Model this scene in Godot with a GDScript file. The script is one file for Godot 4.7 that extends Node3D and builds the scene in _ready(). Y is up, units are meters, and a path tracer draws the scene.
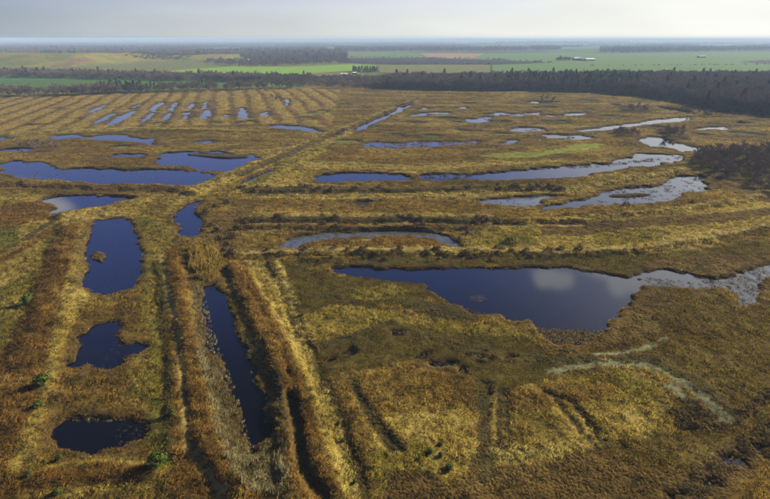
extends Node3D
# A peat marsh seen from the air: ponds, dykes, reed beds, a wood and farmland out to a hazy horizon.
# Outlines were read off the photograph as pixels and laid on the ground plane (ground() below).

const EYE := 50.0                      # metres above the marsh
const FOCAL := 550.0                   # in photograph pixels
const PITCH := 0.3664                  # radians below level
const WATER := -0.30

var rng := RandomNumberGenerator.new()
var noise_a := FastNoiseLite.new()
var noise_b := FastNoiseLite.new()
var noise_c := FastNoiseLite.new()
var grids: Array = []
var names := {}
var mat := {}
var mesh_of := {}

enum { MIX, STRAW, RUST, OLIVE, BROWN, MOSS, PALE, DARK, GREYREED, TRACK, YELLOW, FURROW, MUD, GOLD, BRUSH, ORANGE, FINE, LIGHT, GRASS }

# three colours of growth (linear), kind of clump, height in metres, cover, colour of the soil
var ZONES := {
	MIX: [Color(0.260, 0.178, 0.036), Color(0.440, 0.328, 0.079), Color(0.124, 0.085, 0.023), "tuft", .38, .92, Color(0.130, 0.091, 0.025)],
	STRAW: [Color(0.390, 0.289, 0.058), Color(0.500, 0.387, 0.105), Color(0.250, 0.183, 0.038), "tuft", .34, .95, Color(0.220, 0.160, 0.040)],
	RUST: [Color(0.225, 0.126, 0.027), Color(0.300, 0.183, 0.044), Color(0.155, 0.086, 0.021), "tuft", .42, 1.0, Color(0.110, 0.064, 0.019)],
	OLIVE: [Color(0.155, 0.122, 0.027), Color(0.200, 0.155, 0.036), Color(0.105, 0.085, 0.021), "reed", .36, .97, Color(0.090, 0.070, 0.019)],
	BROWN: [Color(0.165, 0.106, 0.029), Color(0.225, 0.155, 0.044), Color(0.110, 0.072, 0.021), "heath", .45, 1.0, Color(0.095, 0.064, 0.021)],
	MOSS: [Color(.24, .29, .035), Color(.31, .33, .05), Color(.16, .19, .03), "tuft", .14, .8, Color(.22, .27, .035)],
	PALE: [Color(.24, .235, .12), Color(.31, .31, .19), Color(.16, .145, .05), "tuft", .14, .5, Color(.24, .245, .15)],
	DARK: [Color(0.095, 0.072, 0.025), Color(0.130, 0.098, 0.032), Color(0.070, 0.068, 0.021), "heath", .34, 1.0, Color(0.060, 0.047, 0.019)],
	GREYREED: [Color(0.290, 0.242, 0.105), Color(0.379, 0.330, 0.168), Color(0.180, 0.150, 0.053), "reed", .85, .85, Color(0.080, 0.068, 0.032)],
	TRACK: [Color(0.360, 0.279, 0.089), Color(0.300, 0.248, 0.063), Color(0.400, 0.320, 0.126), "tuft", .12, .7, Color(0.340, 0.259, 0.089)],
	YELLOW: [Color(0.270, 0.211, 0.034), Color(0.165, 0.171, 0.027), Color(0.360, 0.279, 0.053), "tuft", .38, .95, Color(0.130, 0.112, 0.023)],
	FURROW: [Color(0.360, 0.259, 0.063), Color(0.450, 0.336, 0.100), Color(0.160, 0.103, 0.028), "tuft", .32, .95, Color(0.140, 0.093, 0.027)],
	MUD: [Color(.08, .06, .035), Color(.10, .08, .045), Color(.06, .05, .03), "tuft", .1, .2, Color(.075, .055, .034)],
	GOLD: [Color(.33, .225, .045), Color(.40, .29, .07), Color(.24, .16, .03), "reed", 2.0, .95, Color(.12, .085, .02)],
	BRUSH: [Color(0.124, 0.083, 0.029), Color(0.170, 0.114, 0.038), Color(0.085, 0.062, 0.023), "heath", .9, 1.0, Color(0.070, 0.052, 0.021)],
	ORANGE: [Color(0.260, 0.163, 0.032), Color(0.360, 0.248, 0.053), Color(0.160, 0.101, 0.023), "tuft", .38, .95, Color(0.140, 0.093, 0.025)],
	FINE: [Color(0.153, 0.107, 0.023), Color(0.200, 0.149, 0.035), Color(0.116, 0.080, 0.018), "tuft", .36, 1.0, Color(0.093, 0.068, 0.017)],
	GRASS: [Color(.075, .16, .032), Color(.085, .17, .034), Color(.07, .14, .03), "tuft", .1, .0, Color(.075, .16, .032)],
	LIGHT: [Color(0.391, 0.309, 0.082), Color(0.446, 0.371, 0.114), Color(0.307, 0.232, 0.054), "tuft", .45, .95, Color(0.260, 0.196, 0.054)],
}

class Grid:
	var x0: float; var d0: float; var c: float; var nx: int; var nd: int
	var zone: PackedByteArray; var wat: PackedFloat32Array; var h: PackedFloat32Array; var shore: PackedFloat32Array
	func _init(ax, ad, bx, bd, cell):
		x0 = ax; d0 = ad; c = cell
		nx = int((bx - ax) / cell) + 1; nd = int((bd - ad) / cell) + 1
		zone.resize(nx * nd); wat.resize(nx * nd); h.resize(nx * nd)
	func has(x: float, d: float) -> bool:
		return x > x0 + c and d > d0 and x < x0 + (nx - 2) * c and d < d0 + (nd - 2) * c
	func spans(poly: PackedVector2Array, d: float) -> PackedFloat32Array:
		var xs := PackedFloat32Array()
		var n := poly.size()
		var a := poly[n - 1]
		for i in n:
			var b := poly[i]
			if (a.y <= d) != (b.y <= d):
				xs.append(a.x + (d - a.y) / (b.y - a.y) * (b.x - a.x))
			a = b
		xs.sort()
		return xs
	func rows(poly: PackedVector2Array) -> Vector2i:
		var lo := 1e9; var hi := -1e9
		for p in poly:
			lo = minf(lo, p.y); hi = maxf(hi, p.y)
		return Vector2i(maxi(0, int(ceil((lo - d0) / c))), mini(nd - 1, int(floor((hi - d0) / c))))
	func fill(poly: PackedVector2Array, id: int) -> void:
		var r := rows(poly)
		for j in range(r.x, r.y + 1):
			var xs := spans(poly, d0 + j * c)
			for k in range(0, xs.size() - 1, 2):
				for i in range(maxi(0, int(ceil((xs[k] - x0) / c))), mini(nx - 1, int(floor((xs[k + 1] - x0) / c))) + 1):
					zone[j * nx + i] = id
	func flood(poly: PackedVector2Array, to: float) -> void:
		var r := rows(poly)
		for j in range(maxi(0, r.x - 1), mini(nd - 1, r.y + 1) + 1):
			for sub in [-0.25, 0.25]:
				var xs := spans(poly, d0 + (j + sub) * c)
				for k in range(0, xs.size() - 1, 2):
					var a: float = (xs[k] - x0) / c; var b: float = (xs[k + 1] - x0) / c
					for i in range(maxi(0, int(floor(a))), mini(nx - 1, int(ceil(b))) + 1):
						var part := clampf(minf(b, i + .5) - maxf(a, i - .5), 0, 1) * .5
						wat[j * nx + i] = clampf(wat[j * nx + i] + part, 0, 1) if to > 0 else maxf(0, wat[j * nx + i] - part)
	func bank(line: PackedVector2Array, half: float, tall: float, wob: FastNoiseLite) -> void:
		for s in line.size() - 1:
			var a := line[s]; var b := line[s + 1]
			var ab := b - a
			var l2 := maxf(ab.length_squared(), 1e-6)
			for j in range(maxi(0, int((minf(a.y, b.y) - half - d0) / c)), mini(nd - 1, int((maxf(a.y, b.y) + half - d0) / c) + 1) + 1):
				for i in range(maxi(0, int((minf(a.x, b.x) - half - x0) / c)), mini(nx - 1, int((maxf(a.x, b.x) + half - x0) / c) + 1) + 1):
					var p := Vector2(x0 + i * c, d0 + j * c)
					var t := clampf((p - a).dot(ab) / l2, 0, 1)
					var q := 1.0 - p.distance_to(a + ab * t) / half
					if q > 0:
						var v := tall * smoothstep(0, .75, q + wob.get_noise_2d(p.x, p.y) * .3) * (.95 + wob.get_noise_2d(p.y * .6, p.x * .6) * .5)
						var at := j * nx + i
						h[at] = maxf(h[at], v) if tall > 0 else minf(h[at], v)
	func stroke(line: PackedVector2Array, half: float, id: int) -> void:
		for s in line.size() - 1:
			var a := line[s]; var b := line[s + 1]
			for j in range(maxi(0, int((minf(a.y, b.y) - half - d0) / c)), mini(nd - 1, int((maxf(a.y, b.y) + half - d0) / c) + 1) + 1):
				for i in range(maxi(0, int((minf(a.x, b.x) - half - x0) / c)), mini(nx - 1, int((maxf(a.x, b.x) + half - x0) / c) + 1) + 1):
					var p := Vector2(x0 + i * c, d0 + j * c)
					if p.distance_to(Geometry2D.get_closest_point_to_segment(p, a, b)) < half: zone[j * nx + i] = id
	func height(x: float, d: float) -> float:
		var u := clampf((x - x0) / c, 0, nx - 1.001); var v := clampf((d - d0) / c, 0, nd - 1.001)
		var i := int(u); var j := int(v)
		var at := j * nx + i
		u -= i; v -= j
		return lerpf(lerpf(h[at], h[at + 1], u), lerpf(h[at + nx], h[at + nx + 1], u), v)
	func wet(x: float, d: float) -> float:
		var i := clampi(int(round((x - x0) / c)), 0, nx - 1); var j := clampi(int(round((d - d0) / c)), 0, nd - 1)
		return wat[j * nx + i]
	func near_water(x: float, d: float) -> float:
		var i := clampi(int(round((x - x0) / c)), 0, nx - 1); var j := clampi(int(round((d - d0) / c)), 0, nd - 1)
		return shore[j * nx + i]
	func spread(r: int) -> void:                # how much water lies round each point
		var a := wat.duplicate(); var b := wat.duplicate()
		for turn in 2:
			for j in nd:
				var sum := 0.0
				for i in range(nx + r):
					if i < nx: sum += a[j * nx + i]
					if i > 2 * r: sum -= a[j * nx + i - 2 * r - 1]
					if i >= r: b[j * nx + i - r] = sum / (2 * r + 1)
			for i in nx:
				var sum := 0.0
				for j in range(nd + r):
					if j < nd: sum += b[j * nx + i]
					if j > 2 * r: sum -= b[(j - 2 * r - 1) * nx + i]
					if j >= r: a[(j - r) * nx + i] = sum / (2 * r + 1)
		shore = a
	func kind(x: float, d: float) -> int:
		var i := clampi(int(round((x - x0) / c)), 0, nx - 1); var j := clampi(int(round((d - d0) / c)), 0, nd - 1)
		return zone[j * nx + i]

# ---------- helpers ----------
func ground(px: float, py: float) -> Vector2:      # photograph pixel -> (x, distance ahead) on the level ground
	var up := (249.5 - py) * cos(PITCH) - FOCAL * sin(PITCH)
	var ahead := FOCAL * cos(PITCH) + (249.5 - py) * sin(PITCH)
	var t := EYE / -up
	return Vector2((px - 385.0) * t, ahead * t)

func metres_per_pixel(py: float) -> float:
	var p := ground(385, py)
	return sqrt(p.y * p.y + EYE * EYE) / sqrt(FOCAL * FOCAL + (249.5 - py) * (249.5 - py))

func pts(flat: Array) -> PackedVector2Array:
	var out := PackedVector2Array()
	for k in range(0, flat.size(), 2):
		out.append(ground(flat[k], flat[k + 1]))
	return out

func rounded(p: PackedVector2Array) -> PackedVector2Array:
	for turn in 2:
		var q := PackedVector2Array()
		for k in p.size():
			var a := p[k]; var b := p[(k + 1) % p.size()]
			q.append(a.lerp(b, .25)); q.append(a.lerp(b, .75))
		p = q
	return p

func ragged(p: PackedVector2Array, wild: float) -> PackedVector2Array:     # a natural shore: small bays and points
	var q := PackedVector2Array()
	for k in p.size():
		var a := p[k]; var b := p[(k + 1) % p.size()]
		var far := smoothstep(120.0, 420.0, a.y)
		var n := maxi(1, int(a.distance_to(b) / lerpf(1.2, 3.0, far)))
		for i in n:
			var c := a.lerp(b, float(i) / n)
			q.append(c + Vector2(noise_c.get_noise_2d(c.x * .9, c.y * .9) * lerpf(1.6, 4.0, far) + noise_b.get_noise_2d(c.x * .6, c.y * .6) * far * 10.0 * wild, noise_c.get_noise_2d(c.y * .9 + 300, c.x * .9) * lerpf(1.6, 5.0, far) + noise_b.get_noise_2d(c.y * .6 + 50, c.x * .35) * far * 12.0 * wild))
	return q

func ellipse(cx, cy, rx, ry) -> Array:
	var out := []
	for k in 12:
		var w := 1.0 + .25 * sin(k * 2.7 + cx)
		out.append(cx + rx * w * cos(k * TAU / 12)); out.append(cy + ry * w * sin(k * TAU / 12))
	return out

func numbered(called: String) -> String:
	names[called] = names.get(called, -1) + 1
	return called if names[called] == 0 else "%s_%03d" % [called, names[called]]

func tag(o: Node, label: String, category := "", group := "", kind := "") -> void:
	o.set_meta("label", label)
	if category: o.set_meta("category", category)
	if group: o.set_meta("group", group)
	if kind: o.set_meta("kind", kind)

func surface(color: Color, rough := .9, specular := .3) -> StandardMaterial3D:
	var m := StandardMaterial3D.new()
	m.albedo_color = color.linear_to_srgb()
	m.roughness = rough
	m.metallic_specular = specular
	return m

func put(called: String, mesh: Mesh, m: Material, parent: Node = self) -> MeshInstance3D:
	var o := MeshInstance3D.new()
	o.name = numbered(called) if parent == self else called
	o.mesh = mesh
	o.material_override = m
	parent.add_child(o, true)
	return o

func grid_at(x: float, d: float) -> Grid:
	for g in grids:
		if g.has(x, d): return g
	return null

func land(x: float, d: float) -> float:
	var g := grid_at(x, d)
	return g.height(x, d) if g else -.2

class Soup:                              # loose triangles
	var v := PackedVector3Array(); var n := PackedVector3Array()
	func tri(a: Vector3, b: Vector3, c: Vector3, nn: Vector3) -> void:
		v.append(a)
		if (c - a).cross(b - a).dot(nn) < 0:      # keep the front of the face on the side of its normal
			v.append(c); v.append(b)
		else:
			v.append(b); v.append(c)
		n.append(nn); n.append(nn); n.append(nn)
	func face(a: Vector3, b: Vector3, c: Vector3) -> void:
		tri(a, b, c, (c - a).cross(b - a).normalized())
	func quad(a: Vector3, b: Vector3, c: Vector3, d: Vector3) -> void:
		face(a, b, c); face(a, c, d)
	func limb(a: Vector3, b: Vector3, ra: float, rb: float, sides := 5) -> void:
		var axis := (b - a).normalized()
		var s := axis.cross(Vector3.RIGHT if absf(axis.x) < .8 else Vector3.FORWARD).normalized()
		var t := axis.cross(s)
		for k in sides:
			var e0 := s * cos(k * TAU / sides) + t * sin(k * TAU / sides)
			var e1 := s * cos((k + 1) * TAU / sides) + t * sin((k + 1) * TAU / sides)
			var nn := (e0 + e1).normalized()
			tri(a + e0 * ra, a + e1 * ra, b + e1 * rb, nn); tri(a + e0 * ra, b + e1 * rb, b + e0 * rb, nn)
	func box(lo: Vector3, hi: Vector3) -> void:
		var p := []
		for k in 8: p.append(Vector3(hi.x if k & 1 else lo.x, hi.y if k & 2 else lo.y, hi.z if k & 4 else lo.z))
		for f in [[0, 2, 3, 1], [4, 5, 7, 6], [0, 1, 5, 4], [2, 6, 7, 3], [0, 4, 6, 2], [1, 3, 7, 5]]:
			var nn: Vector3 = ((p[f[0]] + p[f[1]] + p[f[2]] + p[f[3]]) / 4 - (lo + hi) / 2)
			var e := nn.abs() / (hi - lo)
			nn = Vector3(signf(nn.x) if e.x > .4 else 0.0, signf(nn.y) if e.y > .4 else 0.0, signf(nn.z) if e.z > .4 else 0.0)
			tri(p[f[0]], p[f[1]], p[f[2]], nn); tri(p[f[0]], p[f[2]], p[f[3]], nn)
	func mesh() -> ArrayMesh:
		var a := []
		a.resize(Mesh.ARRAY_MAX)
		a[Mesh.ARRAY_VERTEX] = v; a[Mesh.ARRAY_NORMAL] = n
		var m := ArrayMesh.new()
		m.add_surface_from_arrays(Mesh.PRIMITIVE_TRIANGLES, a)
		return m

func ball() -> Vector3:
	while true:
		var p := Vector3(rng.randf_range(-1, 1), rng.randf_range(-1, 1), rng.randf_range(-1, 1))
		if p.length() < 1: return p
	return Vector3.ZERO

# ---------- growth: unit clumps, one metre wide and one metre high ----------
func clump_mesh(kind: String) -> ArrayMesh:
	var s := Soup.new()
	if kind == "tuft":
		for k in 44:
			var a := rng.randf() * TAU; var r := sqrt(rng.randf()) * .42
			var p := Vector3(cos(a) * r, -.05, sin(a) * r)
			var lean := Vector3(cos(a) * rng.randf_range(.1, .5), 0, sin(a) * rng.randf_range(.1, .5)) + Vector3(rng.randf_range(-.25, .25), 0, rng.randf_range(-.25, .25))
			var top := p + lean + Vector3.UP * rng.randf_range(.45, 1.0)
			var side := Vector3(-sin(a + rng.randf() * 2), 0, cos(a + rng.randf() * 2)) * rng.randf_range(.035, .065)
			s.tri(p - side, p + side, top, (Vector3.UP * .8 + lean).normalized())
	elif kind == "reed":
		for k in 36:
			var a := rng.randf() * TAU; var r := sqrt(rng.randf()) * .5
			var p := Vector3(cos(a) * r, -.05, sin(a) * r)
			var lean := Vector3(rng.randf_range(-.12, .16), 0, rng.randf_range(-.14, .14))
			var top := p + lean + Vector3.UP * rng.randf_range(.55, 1.0)
			var side := Vector3(cos(k * 2.4), 0, sin(k * 2.4)) * rng.randf_range(.03, .06)
			s.tri(p - side, p + side, top, (Vector3.UP + lean * 2 + side * 4).normalized())
			if k % 2 == 0: s.tri(top - side * .6 - Vector3.UP * .15, top + side * 1.2 - Vector3.UP * .1, top + lean * .6, (Vector3.UP + lean * 3).normalized())
	else:
		for k in 84:
			var a := rng.randf() * TAU; var up := sqrt(rng.randf())
			var n := Vector3(cos(a) * sqrt(1 - up * up), up, sin(a) * sqrt(1 - up * up))
			var p := n * Vector3(.5, .8, .5) * rng.randf_range(.7, 1.05)
			var t := n.cross(ball()).normalized(); var b := n.cross(t)
			var z := rng.randf_range(.05, .11)
			s.tri(p - t * z, p + b * z * .7 + n * z * .6, p + t * z * .8 - b * z * .3, (n + ball() * .4).normalized())
	return s.mesh()

func zone_color(z: int, x: float, d: float) -> Color:
	var q: Array = ZONES[z]
	var far := smoothstep(100.0, 200.0, d)      # beyond the ditches the growth lies in strips along the dykes
	var n := noise_a.get_noise_2d(x * lerpf(1.0, .35, far), d * lerpf(1.2, 1.0, far)) * 1.7
	var f := noise_b.get_noise_2d(x * lerpf(1.0, .5, far), d) * 1.4
	var c: Color = q[0]
	if z == FURROW:
		var p := (x * cos(-.265) - d * sin(-.265)) / 14.0 + noise_a.get_noise_2d(d * .3, x * .3) * .22
		var s := absf(fposmod(p, 1.0) - .5) * 2.0
		c = (q[0] as Color).lerp(q[1], clampf(.5 + f, 0, 1)) if s + f * .25 + n * .12 < .6 else (q[2] as Color).lerp(q[0], clampf(f * .8 + .15, 0, .75))
		return c
	c = c.lerp(q[1], clampf(n + f * .5, 0, 1)).lerp(q[2], clampf(-n * .9 - f * .7, 0, 1))
	if z == MOSS: c = c.lerp(Color(.22, .16, .035), clampf(.15 - f * 1.6 - n * .6, 0, .85))
	return c.lerp(Color(.06, .045, .014), clampf((noise_c.get_noise_2d(x * lerpf(1.2, .5, far), d * 1.1) - .10) * 2.2, 0, .62))  # dark mottling, with the shade between hummocks put into the colour

func scatter_growth() -> void:
	var buf := {"tuft": [], "reed": [], "heath": []}
	for kind in buf:
		for k in 3: buf[kind].append(PackedFloat32Array())
	var d := 45.0
	while d < 735.0:
		var step := .19 + d * .0024
		var wide := .74 * d + 24.0
		var x := -wide + rng.randf() * step
		while x < wide:
			var px := x + rng.randf_range(-.5, .5) * step; var pd := d + rng.randf_range(-.5, .5) * step
			x += step
			var g := grid_at(px, pd)
			if g == null: continue
			var wet := g.near_water(px, pd)
			var open := g.wet(px, pd) > .5
			if open and (d > 230 or wet > .93 or rng.randf() < .82 + (wet - .4) * .9): continue     # sedge thins out into the water
			var bare := noise_b.get_noise_2d(px * .7 + 70, pd * .7)
			if bare > .34 and d < 330 and not g.kind(px, pd) in [RUST, OLIVE, BROWN, GREYREED] and rng.randf() < .7: continue       # flattened and bare patches
			var j := 1.3 * step + .3 + 1.0 * smoothstep(220, 320, d)
			var z: int = g.kind(px + noise_c.get_noise_2d(px, pd) * j * 1.2, pd + noise_c.get_noise_2d(pd + 99, px) * j * 1.2)
			var q: Array = ZONES[z]
			if rng.randf() > q[5]: continue
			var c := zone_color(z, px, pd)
			if z in [STRAW, MIX, YELLOW, ORANGE] and rng.randf() < .06: c = Color(.07, .07, .022)
			c = c * rng.randf_range(.84, 1.18)
			var hump := noise_c.get_noise_2d(px * .8 + 40, pd * .8)
			var w := step * rng.randf_range(1.1, 2.1)
			var tall: float = q[4] * rng.randf_range(.45, .95) * (1.0 + hump * .9)
			if d > 230: tall *= .4 if wet > .02 else .8
			elif wet > .03: tall *= .65
			if wet > .04 and rng.randf() < .75: c = c.lerp(Color(.15, .085, .022), clampf(wet * 2.2, 0, .8))     # rusty sedge on the margins
			if rng.randf() < .02:
				w *= 1.3; tall *= 1.6
			var y := maxf(g.height(px, pd), WATER - .12) - .03
			var a := rng.randf() * TAU
			var ca := cos(a) * w; var sa := sin(a) * w
			var kind: String = q[3]
			if z in [STRAW, MIX, YELLOW, ORANGE, FINE, LIGHT, FURROW] and rng.randf() < .035 + .1 * clampf(bare, 0, 1):     # dark rush tussocks
				kind = "heath"
				c = Color(.075, .058, .02) * rng.randf_range(.7, 1.5)
				tall = rng.randf_range(.25, .6)
			var b: PackedFloat32Array = buf[kind][rng.randi() % 3]
			b.append_array(PackedFloat32Array([ca, 0, sa, px, 0, tall, 0, y, -sa, 0, ca, -pd, c.r, c.g, c.b, 1]))
		d += step
	var said := {"tuft": ["marsh_grass", "straw and rust coloured marsh grass covering the bog", "grass"], "reed": ["reed_bed", "dry upright reeds and rushes along the pond margins", "reeds"], "heath": ["heath_cover", "low dark brown heath covering the rough ground", "heath"]}
	for kind in buf:
		for k in 3:
			copies(said[kind][0], mesh_of[kind][k], buf[kind][k], mat.growth, said[kind][1], said[kind][2])

func copies(called: String, mesh: Mesh, b: PackedFloat32Array, m: Material, label: String, category: String) -> void:
	var mm := MultiMesh.new()
	mm.transform_format = MultiMesh.TRANSFORM_3D
	mm.use_colors = true
	mm.mesh = mesh
	mm.instance_count = b.size() / 16
	mm.buffer = b
	var o := MultiMeshInstance3D.new()
	o.name = numbered(called)
	o.multimesh = mm
	o.material_override = m
	add_child(o)
	tag(o, label, category, "", "stuff")

func row(b: PackedFloat32Array, p: Vector3, wide: float, tall: float, c: Color) -> void:
	var a := rng.randf() * TAU
	b.append_array(PackedFloat32Array([cos(a) * wide, 0, sin(a) * wide, p.x, 0, tall, 0, p.y, -sin(a) * wide, 0, cos(a) * wide, p.z, c.r, c.g, c.b, 1]))

func inside(poly: PackedVector2Array, n: int) -> PackedVector2Array:     # n random points in an outline
	var lo := poly[0]; var hi := poly[0]
	for p in poly:
		lo = lo.min(p); hi = hi.max(p)
	var out := PackedVector2Array()
	var tries := 0
	while out.size() < n and tries < n * 40:
		tries += 1
		var p := Vector2(rng.randf_range(lo.x, hi.x), rng.randf_range(lo.y, hi.y))
		if Geometry2D.is_point_in_polygon(p, poly): out.append(p)
	return out

# ---------- trees ----------
func bare_crown(tall: float, wide: float, twigs: int) -> Array:    # [trunk, crown]: a leafless tree of real limbs and twigs
	var t := Soup.new(); var c := Soup.new()
	var top := Vector3(rng.randf_range(-.3, .3), tall * .62, rng.randf_range(-.3, .3))
	t.limb(Vector3(0, -.3, 0), top, tall * .018, tall * .008, 6)
	var ends := []
	for k in 11:
		var f := rng.randf_range(.25, 1.0)
		var a := rng.randf() * TAU
		var s := Vector3(0, 0, 0).lerp(top, f)
		var out := wide * rng.randf_range(.3, .5) * (1.15 - f * .45)
		var e := s + Vector3(cos(a) * out, tall * rng.randf_range(.15, .34), sin(a) * out)
		c.limb(s, e, tall * .007, tall * .003, 4)
		ends.append([s, e])
	for k in twigs:
		var l: Array = ends[rng.randi() % ends.size()]
		var s: Vector3 = (l[0] as Vector3).lerp(l[1], rng.randf_range(.3, 1.0))
		var along: Vector3 = l[1] - l[0]
		var dir := (ball() * 1.3 + Vector3.UP * .25 + along.normalized() * .4).normalized()
		var e := s + dir * tall * rng.randf_range(.08, .2)
		var side := dir.cross(ball()).normalized() * tall * .0062
		c.tri(s - side, s + side, e, (dir.cross(side).normalized() + Vector3.UP * .3).normalized())
	return [t.mesh(), c.mesh()]

func conifer_crown(tall: float, wide: float) -> Array:
	var t := Soup.new(); var c := Soup.new()
	t.limb(Vector3(0, -.3, 0), Vector3(0, tall * .95, 0), tall * .02, .03, 6)
	for k in 520:
		var f := pow(rng.randf(), .8)
		var y := tall * lerpf(.12, 1.0, f)
		var r := wide * .5 * pow(1.0 - f, .7) * rng.randf_range(.35, 1.1)
		var a := rng.randf() * TAU
		var out := Vector3(cos(a), -.25, sin(a))
		var p := Vector3(cos(a) * r, y, sin(a) * r)
		var side := Vector3(-sin(a), rng.randf_range(-.4, .4), cos(a)) * tall * .028
		c.tri(p - side, p + side, p + out * tall * .075, (Vector3.UP + out + ball() * .5).normalized())
	return [t.mesh(), c.mesh()]

func leafy(wide: float, tall: float, leaves: int) -> Array:     # [stems, foliage] of a green bush
	var t := Soup.new(); var c := Soup.new()
	var lobes := []
	for k in 7:
		var a := rng.randf() * TAU
		lobes.append(Vector3(cos(a) * wide * rng.randf_range(.05, .3), tall * rng.randf_range(.35, .72), sin(a) * wide * rng.randf_range(.05, .3)))
		t.limb(Vector3(0, -.2, 0), lobes[-1], .05, .02, 4)
	for k in leaves:
		var l: Vector3 = lobes[rng.randi() % lobes.size()]
		var n := ball().normalized()
		var p := l + n * Vector3(wide, tall, wide) * .27 * rng.randf_range(.55, 1.1)
		if p.y < .05: continue
		var b := n.cross(ball()).normalized()
		var z := rng.randf_range(.07, .14)
		c.tri(p - b * z, p + b * z, p + n.cross(b) * z + n * z * .7, (n + Vector3.UP * .3 + ball() * .4).normalized())
	return [t.mesh(), c.mesh()]

func plant(called: String, pair: Array, parts: Array, mats: Array, at: Vector2, size: float, label: String, category: String, group := "", flat := 1.0) -> void:
	var o := Node3D.new()
	o.name = numbered(called)
	add_child(o)
	o.position = Vector3(at.x, land(at.x, at.y) - .05, -at.y)
	o.rotation.y = rng.randf() * TAU
	o.scale = Vector3(size, size * flat, size)
	tag(o, label, category, group)
	for k in 2: put(parts[k], pair[k], mats[k], o)

func _ready() -> void:
	rng.seed = 20
	noise_a.seed = 3; noise_a.frequency = .045; noise_a.fractal_octaves = 3
	noise_b.seed = 8; noise_b.frequency = .16; noise_b.fractal_octaves = 3
	noise_c.seed = 5; noise_c.frequency = .35; noise_c.fractal_octaves = 2
	set_camera_and_light()
	set_materials()
	build_marsh()
	build_far_land()
	scatter_growth()
	build_water_growth()
	build_bushes()
	build_trees()
	build_farms()

# ---------- camera, sky, sun ----------
func set_camera_and_light() -> void:
	var cam := Camera3D.new()
	cam.name = "camera"
	add_child(cam)
	cam.position = Vector3(0, EYE, 0)
	cam.rotation.x = -PITCH
	cam.fov = rad_to_deg(2 * atan(249.5 / FOCAL))
	cam.near = 1.0; cam.far = 60000.0
	cam.current = true
	var sun := DirectionalLight3D.new()
	sun.name = "sun"
	add_child(sun)
	var az := deg_to_rad(62.0); var el := deg_to_rad(25.0)
	var to_sun := Vector3(sin(az) * cos(el), sin(el), -cos(az) * cos(el))
	sun.look_at_from_position(to_sun * 100, Vector3.ZERO)
	sun.light_energy = 1.6
	sun.light_color = Color(1, .95, .84)
	sun.light_angular_distance = .5
	sun.shadow_enabled = true
	var we := WorldEnvironment.new()
	we.name = "world_environment"
	var e := Environment.new()
	e.background_mode = Environment.BG_SKY
	e.tonemap_mode = Environment.TONE_MAPPER_LINEAR
	e.tonemap_exposure = 2.12
	e.sky = Sky.new()
	var ps := PanoramaSkyMaterial.new()
	ps.panorama = ImageTexture.create_from_image(sky_image(to_sun))
	e.sky.sky_material = ps
	e.background_energy_multiplier = 1.0
	e.fog_enabled = true
	e.fog_density = .00017
	e.fog_light_color = Color(.76, .87, 1.0)
	e.sdfgi_enabled = true; e.ssao_enabled = true; e.ssil_enabled = true
	we.environment = e
	add_child(we)

func sky_image(to_sun: Vector3) -> Image:
	var w := 1024; var hh := 512
	var data := PackedFloat32Array()
	data.resize(w * hh * 3)
	var puff := FastNoiseLite.new()
	puff.seed = 11; puff.frequency = 1.5; puff.fractal_octaves = 5
	# small fair-weather clouds: azimuth, elevation, width, height in degrees
	var clouds := [[19.0, 23.0, 3.2, 1.6], [22.5, 21.5, 2.4, 1.3], [27.0, 21.5, 5.0, 2.2], [33.0, 20.5, 6.0, 2.4], [41.0, 20.0, 7.0, 3.0], [52.0, 22.0, 8.0, 3.0], [-38.0, 13.0, 7.0, 1.5], [-33.0, 14.5, 4.0, 1.2], [90.0, 20.0, 10.0, 3.0], [-110.0, 22.0, 9.0, 3.0], [150.0, 19.0, 11.0, 3.0], [-160.0, 25.0, 8.0, 3.0]]
	for j in hh:
		var el := (0.5 - (j + .5) / hh) * PI
		for i in w:
			var lon := wrapf((i + .5) / w * TAU, -PI, PI)      # 0 is straight ahead (-Z), growing towards +X
			var v := Vector3(sin(lon) * cos(el), sin(el), -cos(lon) * cos(el))
			var s := v.dot(to_sun)
			var y := maxf(v.y, 0.0)
			var near := exp(-pow(y / lerpf(.14, .42, smoothstep(.55, .92, s)), 2.0))
			var haze := Color(.14, .168, .195).lerp(Color(.46, .462, .43), pow(clampf((s + .15) / .9, 0, 1), .9)) * (1.0 + puff.get_noise_3d(v.x * 1.5, v.y * 14.0, v.z * 1.5) * .12)
			var blue := Color(.065, .11, .38).lerp(Color(.10, .165, .48), clampf(s, 0, 1)).lerp(Color(.011, .014, .034), smoothstep(.36, .62, y))
			var c := blue.lerp(haze, near)
			c = c + Color(1.0, .98, .92) * (pow(maxf(s, 0), 60.0) * .6 + pow(maxf(s, 0), 11.0) * 1.5 * smoothstep(.03, .18, y))
			if v.y > .1 and v.y < .6:
				var ad := rad_to_deg(lon); var ed := rad_to_deg(el)
				var m := 0.0
				for q in clouds:
					var u := Vector2((ad - q[0]) / q[2], (ed - q[1]) / q[3]).length()
					m = maxf(m, 1.25 - u)
				if m > 0:
					var n := puff.get_noise_3dv(v * 6.0) * .9
					c = c.lerp(Color(.72, .73, .74) * (.75 + .5 * maxf(s, 0)), smoothstep(.3, .85, m + n) * .85)
			var at := (j * w + i) * 3
			data[at] = c.r; data[at + 1] = c.g; data[at + 2] = c.b
	return Image.create_from_data(w, hh, false, Image.FORMAT_RGBF, data.to_byte_array())

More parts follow.
